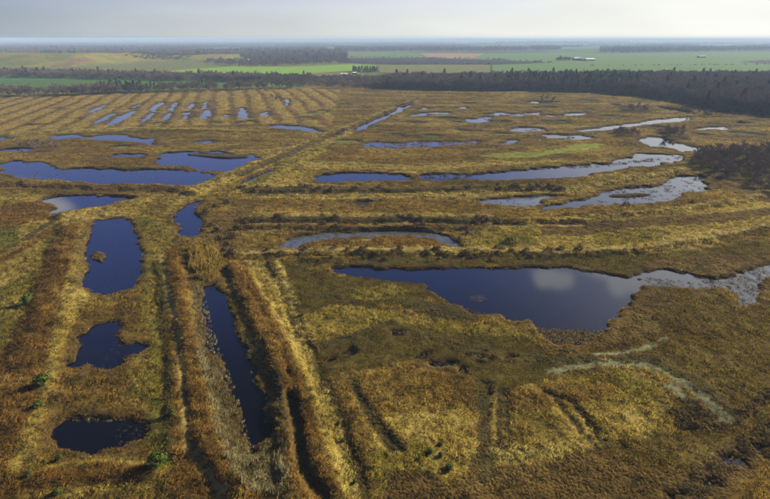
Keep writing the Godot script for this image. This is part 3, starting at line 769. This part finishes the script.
	for k in sheets.size():
		var grown := Geometry2D.offset_polygon(sheets[k], 1.2 if sheets[k][0].y < 270 else 2.5)
		if grown.is_empty(): continue
		var ring: PackedVector2Array = grown[0]
		var idx := Geometry2D.triangulate_polygon(ring)
		var s := Soup.new()
		var y := WATER - .004 * k
		for t in range(0, idx.size(), 3):
			var p := []
			for q in 3: p.append(Vector3(ring[idx[t + q]].x, y, -ring[idx[t + q]].y))
			s.tri(p[0], p[1], p[2], Vector3.UP)
		var shallow: bool = "grey" in list[k][0] or "hollow" in list[k][0]
		var o := put("pond", s.mesh(), mat.shallow if shallow else mat.water)
		tag(o, list[k][0], "pond", "", "structure")

func put_terrain(g: Grid, called: String, label: String) -> void:
	var v := PackedVector3Array(); var n := PackedVector3Array(); var c := PackedColorArray(); var idx := PackedInt32Array()
	var slot := PackedInt32Array()
	slot.resize(g.nx * g.nd)
	slot.fill(-1)
	for j in g.nd:
		var d := g.d0 + j * g.c
		for i in g.nx:
			var x := g.x0 + i * g.c
			if absf(x) > .80 * d + 34: continue
			var at := j * g.nx + i
			slot[at] = v.size()
			v.append(Vector3(x, g.h[at], -d))
			var hx := g.h[at + (1 if i < g.nx - 1 else 0)] - g.h[at - (1 if i > 0 else 0)]
			var hd := g.h[at + (g.nx if j < g.nd - 1 else 0)] - g.h[at - (g.nx if j > 0 else 0)]
			n.append(Vector3(-hx, 2 * g.c, hd).normalized())
			var z := g.zone[at]
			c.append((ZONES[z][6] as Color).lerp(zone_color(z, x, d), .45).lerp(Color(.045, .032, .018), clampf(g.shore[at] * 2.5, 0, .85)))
	for j in g.nd - 1:
		for i in g.nx - 1:
			var a := slot[j * g.nx + i]; var b := slot[j * g.nx + i + 1]; var e := slot[(j + 1) * g.nx + i]; var f := slot[(j + 1) * g.nx + i + 1]
			if a < 0 or b < 0 or e < 0 or f < 0: continue
			idx.append_array(PackedInt32Array([a, f, b, a, e, f]))
	var arr := []
	arr.resize(Mesh.ARRAY_MAX)
	arr[Mesh.ARRAY_VERTEX] = v; arr[Mesh.ARRAY_NORMAL] = n; arr[Mesh.ARRAY_COLOR] = c; arr[Mesh.ARRAY_INDEX] = idx
	var m := ArrayMesh.new()
	m.add_surface_from_arrays(Mesh.PRIMITIVE_TRIANGLES, arr)
	tag(put(called, m, mat.soil), label, "marsh", "", "structure")

# ---------- tussocks standing in the water ----------
func build_water_growth() -> void:
	var spots := [
		[[88,220, 130,217, 143,254, 138,280, 110,294, 84,288, 84,254], 420, .1, .24, .06, .16, Color(.22, .185, .10)],
		[[195,300, 206,300, 216,340, 236,392, 250,440, 262,455, 272,425, 285,470, 250,475, 225,440, 205,380], 700, .12, .4, .2, .7, Color(.24, .20, .10)],
		[[696,276, 730,276, 784,258, 784,278, 757,292, 745,306, 733,291, 715,289], 330, .3, .85, .15, .35, Color(.11, .08, .035)],
		[[640,276, 700,280, 720,290, 660,288], 60, .4, .9, .2, .4, Color(.12, .08, .03)],
		[[590,192, 640,184, 705,176, 709,192, 690,192, 660,202, 600,205], 90, .5, 1.3, .25, .55, Color(.07, .055, .03)],
		[[420,175, 470,174, 470,180, 432,181], 36, .8, 2.2, .3, .6, Color(.07, .055, .03)],
		[[430,173, 610,163, 682,154, 682,157, 610,165, 430,175], 120, .6, 1.4, .3, .7, Color(.08, .06, .03)],
		[[424,290, 470,309, 500,316, 480,322, 440,316, 410,300], 480, .3, .8, .25, .5, Color(.10, .075, .03)],
		[[538,327, 604,330, 592,341, 550,344], 420, .3, .8, .25, .5, Color(.13, .10, .055)],
		[ellipse(478, 297, 9, 3.2), 240, .15, .4, .05, .14, Color(.20, .19, .15)],
		[[112,338, 152,342, 150,350, 120,372, 95,366, 110,350], 90, .1, .22, .08, .22, Color(.20, .17, .09)],
		[[120,418, 147,428, 136,440, 112,448], 60, .1, .22, .1, .25, Color(.20, .17, .09)],
		[[60,418, 135,414, 130,420, 80,420], 40, .12, .3, .2, .5, Color(.24, .19, .09)],
		[[280,232, 440,229, 464,247, 450,250, 420,236, 300,242, 284,252], 900, .4, 1.1, .08, .2, Color(.13, .125, .045)],
		[[366,140, 492,140, 470,146, 370,150], 90, 1.0, 3.0, .2, .4, Color(.14, .09, .035)],
		[[500,112, 592,110, 587,140, 534,141, 450,123], 160, 1.0, 3.0, .2, .4, Color(.12, .08, .035)],
		[[20,163, 120,168, 200,172, 200,176, 60,180, 20,176], 26, .5, 1.3, .25, .5, Color(.16, .12, .05)],
		[[474,196, 560,194, 560,200, 530,207, 478,205], 90, .4, 1.2, .15, .3, Color(.15, .10, .04)],
	]
	var b := [PackedFloat32Array(), PackedFloat32Array(), PackedFloat32Array()]
	for s in spots:
		for p in inside(pts(s[0]), s[1]):
			var g := grid_at(p.x, p.y)
			if g == null or g.wet(p.x, p.y) < .5: continue
			row(b[rng.randi() % 3], Vector3(p.x, WATER - .22, -p.y), rng.randf_range(s[2], s[3]) * 1.3, rng.randf_range(s[4], s[5]) + .2, (s[6] as Color) * rng.randf_range(.6, 1.35))
	for k in 3: copies("water_tussocks", mesh_of.tuft[k], b[k], mat.growth, "tussocks and dead stems standing in the ponds", "tussocks")

# ---------- bushes ----------
func build_bushes() -> void:
	var green := []
	for k in 3: green.append(leafy(2.0, 1.7, 900))
	var said := "rounded dark green bush growing on the rust coloured bank"
	# px, py, width px, label
	var list := [
		[46, 392, 19, "largest dark green bush on the bank above the oval black pool"], [39, 412, 11, "dark green bush on the straw edge beside the oval black pool"], [27, 305, 13, "dark green bush in the shade side of the rust ridge"],
		[157, 470, 21, "broad mottled green bush at the corner of the rust strip"], [59, 495, 10, "small green bush in the straw below the rust strip"], [29, 478, 8, "small green bush within the rust strip"], [44, 463, 6, "low green bush at the straw edge"], [59, 460, 8, "low green bush at the straw edge"],
		[173, 417, 9, "green bush beside the narrow path"], [250, 371, 8, "bright green bush beside the long ditch pool"], [429, 455, 8, "green bush in the bog meadow cluster"], [440, 447, 6, "green bush in the bog meadow cluster"], [441, 458, 7, "green bush in the bog meadow cluster"], [449, 469, 10, "largest green bush of the bog meadow cluster"],
		[338, 423, 5, "low green bush in the dark ditch"], [343, 440, 5, "low green bush in the dark ditch"], [350, 462, 5, "low green bush in the dark ditch"], [355, 482, 6, "low green bush in the dark ditch"],
	]
	for q in list:
		var p := ground(q[0], q[1])
		plant("green_bush", green[rng.randi() % 3], ["stems", "foliage"], [mat.bark, mat.leaf], p, q[2] * metres_per_pixel(q[1]) / 2.0, q[3], "bush", "green bushes on the marsh", .9)
	var dark := []
	for k in 3: dark.append(bushy(1.6, 1.3))
	var rows := [
		[[248,191, 330,191, 480,190, 560,189], 34, "dark heather shrub in the row behind the rust strip", 1.5], [[240,221, 330,220, 420,221, 500,223], 34, "dark heather shrub along the double dyke", 1.2], [[250,228, 400,228, 500,229], 22, "brown heather shrub along the lower dyke line", 1.2],
		[[258,255.5, 400,255, 520,255.5, 600,254], 34, "brown shrub along the light footpath dyke", 1.1], [[300,258, 400,256, 520,257], 16, "brown shrub at the foot of the footpath dyke", 1.0],
	]
	for r in rows:
		var line := pts(r[0])
		for k in r[1]:
			var f := rng.randf() * (line.size() - 1)
			var p := line[int(f)].lerp(line[int(f) + 1], f - int(f)) + Vector2(rng.randf_range(-2, 2), rng.randf_range(-3, 3))
			plant("heather_shrub", dark[rng.randi() % 3], ["stems", "foliage"], [mat.bark, mat.heather], p, r[3] * rng.randf_range(.5, 1.15), r[2], "shrub", "heather shrubs on the dykes", .8)
	for q in [[220, 240], [228, 246], [233, 238], [218, 232], [238, 230], [246, 226], [225, 252], [232, 256], [212, 226], [206, 214], [216, 207], [228, 204], [380, 190], [486, 219], [478, 221], [468, 234], [460, 240], [510, 243], [626, 205], [692, 205]]:
		plant("heather_shrub", dark[rng.randi() % 3], ["stems", "foliage"], [mat.bark, mat.heather], ground(q[0], q[1]), rng.randf_range(1.1, 1.9), "dark heather shrub standing alone on the marsh", "shrub", "heather shrubs on the dykes", .8)

func bushy(wide: float, tall: float) -> Array:
	var t := Soup.new(); var c := Soup.new()
	for k in 9:
		var a := rng.randf() * TAU
		t.limb(Vector3(0, -.2, 0), Vector3(cos(a) * wide * .3, tall * .7, sin(a) * wide * .3), .03, .012, 4)
	for k in 260:
		var n := ball().normalized()
		n.y = absf(n.y)
		var p := n * Vector3(wide * .5, tall * .85, wide * .5) * rng.randf_range(.5, 1.05)
		var b := n.cross(ball()).normalized()
		c.tri(p - b * .07, p + b * .07, p + n * .22 + ball() * .1, (n + ball() * .5).normalized())
	return [t.mesh(), c.mesh()]

# ---------- trees and woods ----------
func build_trees() -> void:
	var bare := []
	for k in 4: bare.append(bare_crown(10.0, 9.0, 800))
	var cone := []
	for k in 2: cone.append(conifer_crown(11.0, 5.5))
	# birch thicket beside the pale ponds
	for p in inside(pts([686,164, 708,174, 736,182, 784,196, 784,150, 735,149, 700,152]), 185):
		plant("birch_tree", bare[rng.randi() % 4], ["trunk", "crown"], [mat.bark, mat.birch], p, rng.randf_range(.32, .56), "bare brown birch in the dense thicket beside the pale ponds", "tree", "birch thicket beside the ponds")
	for spot in [[[614,130, 636,130, 638,137, 616,136], 16], [[656,130, 684,131, 688,140, 664,138], 20], [[620,106, 648,107, 648,112, 622,111], 14], [[14,144, 40,143, 60,147, 60,152, 30,154], 22], [[538,100, 560,100, 560,102, 540,102], 8], [[670,112, 700,108, 716,118, 690,116], 18], [[262,90, 272,92, 286,102, 276,102], 14], [[345,131, 352,134, 344,138, 334,138], 5]]:
		for p in inside(pts(spot[0]), spot[1]):
			plant("birch_tree", bare[rng.randi() % 4], ["trunk", "crown"], [mat.bark, mat.birch], p, rng.randf_range(.25, .5), "bare scrubby birch in an open clump on the bog", "tree", "birch clumps on the bog")
	# the tree belt along the near side of the green field
	var belt := pts([-40,98.5, 60,96.5, 120,94, 200,92, 300,88.5])
	for k in 200:
		var f := rng.randf() * (belt.size() - 1)
		var p := belt[int(f)].lerp(belt[int(f) + 1], f - int(f)) + Vector2(rng.randf_range(-6, 6), rng.randf_range(1, 26))
		plant("field_tree", bare[rng.randi() % 4], ["trunk", "crown"], [mat.bark, mat.twig], p, rng.randf_range(.8, 1.25), "bare tree in the belt between peat field and green field", "tree", "bare trees of the field belt")
	for k in 26:
		var p := ground(rng.randf_range(92, 158), 93.5) + Vector2(0, rng.randf_range(4, 34))
		plant("conifer_tree", cone[rng.randi() % 2], ["trunk", "crown"], [mat.bark, mat.needle], p, rng.randf_range(.8, 1.1), "dark evergreen conifer in the belt before the green field", "tree", "conifers of the field belt")
	for k in 4:
		var p := ground([196, 199, 202, 206, 212, 240, 252, 30, 64][k], 90.5) + Vector2(0, rng.randf_range(2, 16))
		plant("conifer_tree", cone[k % 2], ["trunk", "crown"], [mat.bark, mat.needle], p, rng.randf_range(.7, 1.0), "dark evergreen conifer standing among bare belt trees", "tree", "conifers of the field belt")
	var added_scrub := []
	# woods: masses of trees (wood outline in ground pixels, number, size, share of conifers)
	var woods := [
		[[378,88.5, 450,90.5, 530,91, 600,92.5, 640,96, 690,103, 712,109, 790,117, 790,79.5, 650,78.5, 540,79.5, 450,81, 390,81], 7000, 1.2, .02],
		[[505,90, 625,93, 650,82, 500,82], 420, 1.1, 1.0],
		[[300,86, 380,88.5, 392,82, 380,77, 300,78], 420, .6, .02],
		[[-60,76, 60,78, 160,81, 310,83, 310,79.5, 200,77.5, 60,74.5, -60,72.5], 900, 1.05, .05],
		[[352,72, 378,72.5, 378,71, 352,70.8], 60, .7, 1.0],
		[[-80,61, 60,62, 60,57.5, -80,57], 500, 1.2, .05],
		[[200,60, 346,60.5, 346,53, 300,51, 200,52, 150,54], 3400, 1.5, .05],
		[[335,52, 480,51.5, 560,50, 560,47.8, 335,48.5], 1600, 1.5, .04],
		[[600,53, 640,53, 790,50, 790,48, 600,48], 1600, 1.5, .04],
		[[486,59.4, 552,62.9, 552,62.5, 486,59.0], 50, .5, .1], [[350,57.5, 470,59.0, 470,58.7, 350,57.2], 60, .5, .1], [[590,66, 790,64.6, 790,64.3, 590,65.7], 60, .35, .0], [[378,64.3, 490,64.5, 490,64.2, 378,64.0], 40, .4, .0],
		[[556,60.8, 571,60.8, 571,59.8, 558,59.8], 30, .9, .2],
		[[-90,56, 130,56, 200,54.5, 200,48, -90,48], 4200, 1.5, .04],
		[[240,67.5, 300,64.5, 350,63, 350,61.5, 200,61], 420, 1.0, .1],
	]
	var tones := [Color(.15, .112, .088), Color(.13, .10, .085), Color(.165, .12, .088)]
	for k in 520:            # scrub added to darken the slope of the terraced mound
		var x := rng.randf_range(-600, -455); var d := rng.randf_range(1340, 1470)
		added_scrub.append([Vector3(x, far_height(x, d) - .3, -d), rng.randf_range(.25, .5)])
	var bm := [PackedFloat32Array(), PackedFloat32Array()]
	for q in added_scrub: row(bm[0], q[0], q[1] * 1.8, q[1], tones[1])
	var cm := PackedFloat32Array()
	for w in woods:
		for p in inside(pts(w[0]), w[1]):
			var s: float = w[2] * rng.randf_range(.6, 1.22)
			if rng.randf() < w[3]: row(cm, Vector3(p.x, -.6, -p.y), s, s * 1.05, Color(.018, .032, .02) * rng.randf_range(.7, 1.3))
			else: row(bm[rng.randi() % 2], Vector3(p.x, -.6, -p.y), s * 1.45, s, tones[rng.randi() % 3] * rng.randf_range(.75, 1.3))
	# hedgerows and copses scattered over the plain
	var spread := FastNoiseLite.new()
	spread.seed = 21; spread.frequency = .0011; spread.fractal_octaves = 3
	for k in 90000:
		var d := exp(rng.randf_range(log(2300.0), log(12500.0)))
		var x := rng.randf_range(-1, 1) * (.8 * d)
		var n := spread.get_noise_2d(x, d * 1.6)
		if n < (.2 if x > d * .12 else -.06): continue
		if d > 8400 or (d < 3600 and x > -.1 * d): continue
		var s := rng.randf_range(.9, 1.4)
		row(bm[k % 2], Vector3(x, far_height(x, d) - .6, -d), s * 1.5, s, tones[k % 3] * rng.randf_range(.7, 1.3))
	for k in 2: copies("woods", bark_and_crown(bare[k]), bm[k], mat.growth_tree, "bare winter woodland stretching across the plain", "woodland")
	copies("woods", bark_and_crown(cone[0]), cm, mat.growth_tree, "dark evergreen stands within the woodland", "woodland")
	# trees along the mound's crest
	for k in 16:
		var px := [43, 45, 47, 49, 51, 53, 55, 57, 61, 62, 63, 72, 73, 75, 76, 77][k] as float
		var p := ground(px, 61.5)
		var o := Node3D.new()
		o.name = numbered("conifer_tree")
		add_child(o)
		o.position = Vector3(p.x, far_height(p.x, p.y) - .3, -p.y)
		o.scale = Vector3.ONE * rng.randf_range(.5, .8)
		tag(o, "dark evergreen tree on the crest of the grassy mound", "tree", "evergreens on the mound crest")
		put("trunk", cone[k % 2][0], mat.bark, o); put("crown", cone[k % 2][1], mat.needle, o)

func bark_and_crown(pair: Array) -> ArrayMesh:
	var st := SurfaceTool.new()
	st.append_from(pair[0], 0, Transform3D()); st.append_from(pair[1], 0, Transform3D())
	return st.commit()

# ---------- the plain beyond ----------
func mound(x: float, d: float, at: Vector2, half: Vector2, tall: float) -> float:
	var u := absf(x - at.x) / half.x; var v := absf(d - at.y) / half.y
	return tall * (1 - smoothstep(.62, 1.0, u)) * (1 - smoothstep(.3, 1.0, v))

func far_height(x: float, d: float) -> float:
	var y := -.6
	y += mound(x, d, Vector2(-860, 1300), Vector2(315, 240), 19.0) * (1 + .15 * noise_a.get_noise_2d(x * .05, d * .05))
	y += mound(x, d, Vector2(-483, 1450), Vector2(165, 160), 12.5)
	if d > 4000:
		var r := noise_a.get_noise_2d(x * .006, 7.0) + .35 * noise_a.get_noise_2d(x * .025, 70.0)
		y += smoothstep(8300, 11500, d) * (45.0 + 14.0 * r)
		y += mound(x, d, Vector2(1900, 6300), Vector2(900, 900), 16.0)
	return y

func build_far_land() -> void:
	# one sheet of farmland to the horizon, finer near the marsh
	var v := PackedVector3Array(); var n := PackedVector3Array(); var c := PackedColorArray(); var idx := PackedInt32Array()
	var ds := PackedFloat32Array()
	var d := -400.0
	while d < 14500.0:
		ds.append(d)
		d += 400.0 if d < 0 else (40.0 if d < 3000 else 40.0 + (d - 3000) * .03)
	var cols := 240
	var plots := FastNoiseLite.new()
	plots.noise_type = FastNoiseLite.TYPE_CELLULAR; plots.cellular_return_type = FastNoiseLite.RETURN_CELL_VALUE
	plots.frequency = .0022; plots.seed = 6
	for j in ds.size():
		var half := 1300.0 + maxf(ds[j], 0) * 1.0
		for i in cols + 1:
			var x := (i * 2.0 / cols - 1) * half
			v.append(Vector3(x, far_height(x, ds[j]), -ds[j]))
			var e := 25.0
			n.append(Vector3(far_height(x - e, ds[j]) - far_height(x + e, ds[j]), 2 * e, far_height(x, ds[j] + e) - far_height(x, ds[j] - e)).normalized())
			var t := plots.get_noise_2d(x, ds[j] * .55)
			if ds[j] < 2300 and x < 0: c.append(Color(.15, .16, .045))
			else: c.append(Color(.06, .075, .03) if t < -.2 else (Color(.085, .15, .035) if t < .35 else (Color(.10, .078, .045) if t < .6 else Color(.16, .13, .06))))
	for j in ds.size() - 1:
		for i in cols:
			var a := j * (cols + 1) + i
			idx.append_array(PackedInt32Array([a, a + cols + 2, a + 1, a, a + cols + 1, a + cols + 2]))
	var arr := []
	arr.resize(Mesh.ARRAY_MAX)
	arr[Mesh.ARRAY_VERTEX] = v; arr[Mesh.ARRAY_NORMAL] = n; arr[Mesh.ARRAY_COLOR] = c; arr[Mesh.ARRAY_INDEX] = idx
	var m := ArrayMesh.new()
	m.add_surface_from_arrays(Mesh.PRIMITIVE_TRIANGLES, arr)
	mat.plain = surface(Color(1, 1, 1), 1.0, .1)
	mat.plain.vertex_color_use_as_albedo = true
	mat.plain.albedo_texture = noise_texture(.02, .7, 1.0, 14)
	mat.plain.uv1_triplanar = true; mat.plain.uv1_world_triplanar = true
	mat.plain.uv1_scale = Vector3(.006, .006, .006)
	mat.growth_tree = surface(Color(1, 1, 1), 1.0, .1)
	mat.growth_tree.vertex_color_use_as_albedo = true
	tag(put("ground", m, mat.plain), "flat farmland plain reaching the hazy horizon", "ground", "", "structure")
	var fields := [
		["deep green field behind the tree belt", [-80,72.5, 30,74, 60,76, 100,77, 160,79, 310,82, 310,90, 200,93, 100,95, -80,98], Color(.075, .16, .032)],
		["bright green field below the far mound", [160,71.5, 190,68.8, 243,65.7, 285,66.8, 310,66, 350,64, 376,65, 379,69.5, 340,71, 300,74, 240,76, 190,76.5, 168,74], Color(.20, .34, .04)],
		["olive meadow beside the bright green field", [378,65, 420,64.4, 490,64.6, 490,72, 420,74, 380,72], Color(.17, .17, .055)],
		["pale green far field", [350,54.6, 380,52.8, 420,53, 426,57.3, 380,57.6, 350,57], Color(.12, .19, .055)],
		["tan stubble field", [420.6,53, 486,53.3, 471,58.8, 426.8,57.4], Color(.30, .21, .11)],
		["dark ploughed field", [340,58, 426,57.8, 470,59.2, 500,60, 552,62.4, 500,64.2, 378,64, 340,62.6], Color(.035, .03, .034)],
		["sage green field around the farm", [487,53.3, 560,52.6, 600,53.4, 700,52.2, 800,51.6, 800,72, 700,72, 492,74, 492,64.6, 502,64.3, 554,62.5, 502,59.8, 473,58.8], Color(.12, .20, .055)],
		["dark ploughed strip beyond the wood", [738,61.8, 760,60, 800,59.6, 800,63.4, 760,63.4], Color(.05, .045, .05)],
	]
	for k in fields.size():
		var s := Soup.new()
		var ring := pts(fields[k][1])
		# cut into pieces so the sheet follows the plain
		var tri := Geometry2D.triangulate_polygon(ring)
		for t in range(0, tri.size(), 3):
			var p := []
			for q in 3: p.append(Vector3(ring[tri[t + q]].x, -.42 + .02 * k, -ring[tri[t + q]].y))
			s.tri(p[0], p[1], p[2], Vector3.UP)
		var fm := surface(fields[k][2], 1.0, .1)
		fm.albedo_texture = mat.plain.albedo_texture
		fm.uv1_triplanar = true; fm.uv1_world_triplanar = true
		fm.uv1_scale = Vector3(.004, .004, .02)
		tag(put("field", s.mesh(), fm), fields[k][0], "field", "", "structure")
	# grassy mounds: fine sheets over the plain's own shape
	for q in [["grassy mound with a bare earth scar", Vector2(-860, 1300), Vector2(330, 255)], ["terraced mound darkened by added scrub", Vector2(-483, 1450), Vector2(175, 170)]]:
		var s := SurfaceTool.new()
		s.begin(Mesh.PRIMITIVE_TRIANGLES)
		var steps := 60
		for j in steps + 1:
			for i in steps + 1:
				var x: float = q[1].x + (i * 2.0 / steps - 1) * q[2].x; var dd: float = q[1].y + (j * 2.0 / steps - 1) * q[2].y
				var y := far_height(x, dd)
				var up := y > .4
				var col := Color(.25, .21, .05).lerp(Color(.15, .17, .04), clampf(.5 + noise_a.get_noise_2d(x * .2, dd * .2) * 2, 0, 1))
				if q[1].x < -700:
					if x > -626 + noise_b.get_noise_2d(x, dd) * 14 and x < -604 + noise_b.get_noise_2d(dd, x) * 14 and dd < 1210: col = Color(.20, .12, .065)
				s.set_color(col)
				s.set_normal(Vector3(far_height(x - 20, dd) - far_height(x + 20, dd), 40, far_height(x, dd + 20) - far_height(x, dd - 20)).normalized())
				s.add_vertex(Vector3(x, y + (.9 if up else -.3), -dd))
		for j in steps:
			for i in steps:
				var a := j * (steps + 1) + i
				for t in [a, a + steps + 2, a + 1, a, a + steps + 1, a + steps + 2]: s.add_index(t)
		tag(put("hill", s.commit(), mat.plain), q[0], "hill", "", "structure")

# ---------- farms ----------
func barn(at: Vector2, size: Vector3, turn: float, wall: Color, roof: Color, label: String) -> void:
	var o := Node3D.new()
	o.name = numbered("barn")
	add_child(o)
	o.position = Vector3(at.x, far_height(at.x, at.y), -at.y)
	o.rotation.y = turn
	tag(o, label, "barn", "farm barns")
	var hx := size.x / 2; var hz := size.z / 2; var y := size.y
	var s := Soup.new()
	s.box(Vector3(-hx, 0, -hz), Vector3(hx, y, hz))
	for e in [-1, 1]: s.face(Vector3(e * hx, y, -hz), Vector3(e * hx, y + hz * .35, 0), Vector3(e * hx, y, hz))
	put("wall", s.mesh(), surface(wall), o)
	var r := Soup.new()
	for e in [-1, 1]: r.quad(Vector3(-hx - .4, y - .1, e * (hz + .4)), Vector3(-hx - .4, y + hz * .35 + .15, 0), Vector3(hx + .4, y + hz * .35 + .15, 0), Vector3(hx + .4, y - .1, e * (hz + .4)))
	put("roof", r.mesh(), surface(roof, .5, .5), o)
	for k in 2:
		var w := Soup.new()
		w.box(Vector3(hx * (k - .6) - 2, 0, hz + .02), Vector3(hx * (k - .6) + 2, y * .75, hz + .1))
		put("door", w.mesh(), surface(Color(.05, .05, .055)), o)

func build_farms() -> void:
	barn(ground(576.5, 60.2), Vector3(17, 5, 16), .05, Color(.10, .11, .13), Color(.45, .47, .5), "grey barn with pale ridge at the end of the farm")
	barn(ground(582, 60.6), Vector3(14, 4.5, 14), .05, Color(.07, .075, .09), Color(.12, .13, .15), "dark roofed barn between the two pale barns")
	barn(ground(589, 60.4), Vector3(24, 3.6, 12), .05, Color(.09, .10, .12), Color(.80, .80, .80), "long barn with bright white roof on the sage field")
	barn(ground(701, 57.6), Vector3(20, 4, 10), .1, Color(.12, .11, .12), Color(.30, .24, .24), "small lone shed on the far green field")
	barn(ground(344, 75.2), Vector3(9, 2.6, 6), .2, Color(.5, .5, .48), Color(.62, .62, .58), "low pale shed among the brown scrub")
	barn(ground(354.5, 74.0), Vector3(5, 2.6, 5), .2, Color(.5, .5, .48), Color(.66, .66, .62), "small pale shed behind the low scrub shed")
	for k in 9:
		var p := ground(152.5 + k * 2.6, 58.4)
		barn(p + Vector2(0, 90), Vector3(rng.randf_range(8, 14), 4.5, 7), 0.0, Color(.55, .55, .55), Color(.35, .3, .3), "tiny pale building in the row behind the dark mound")
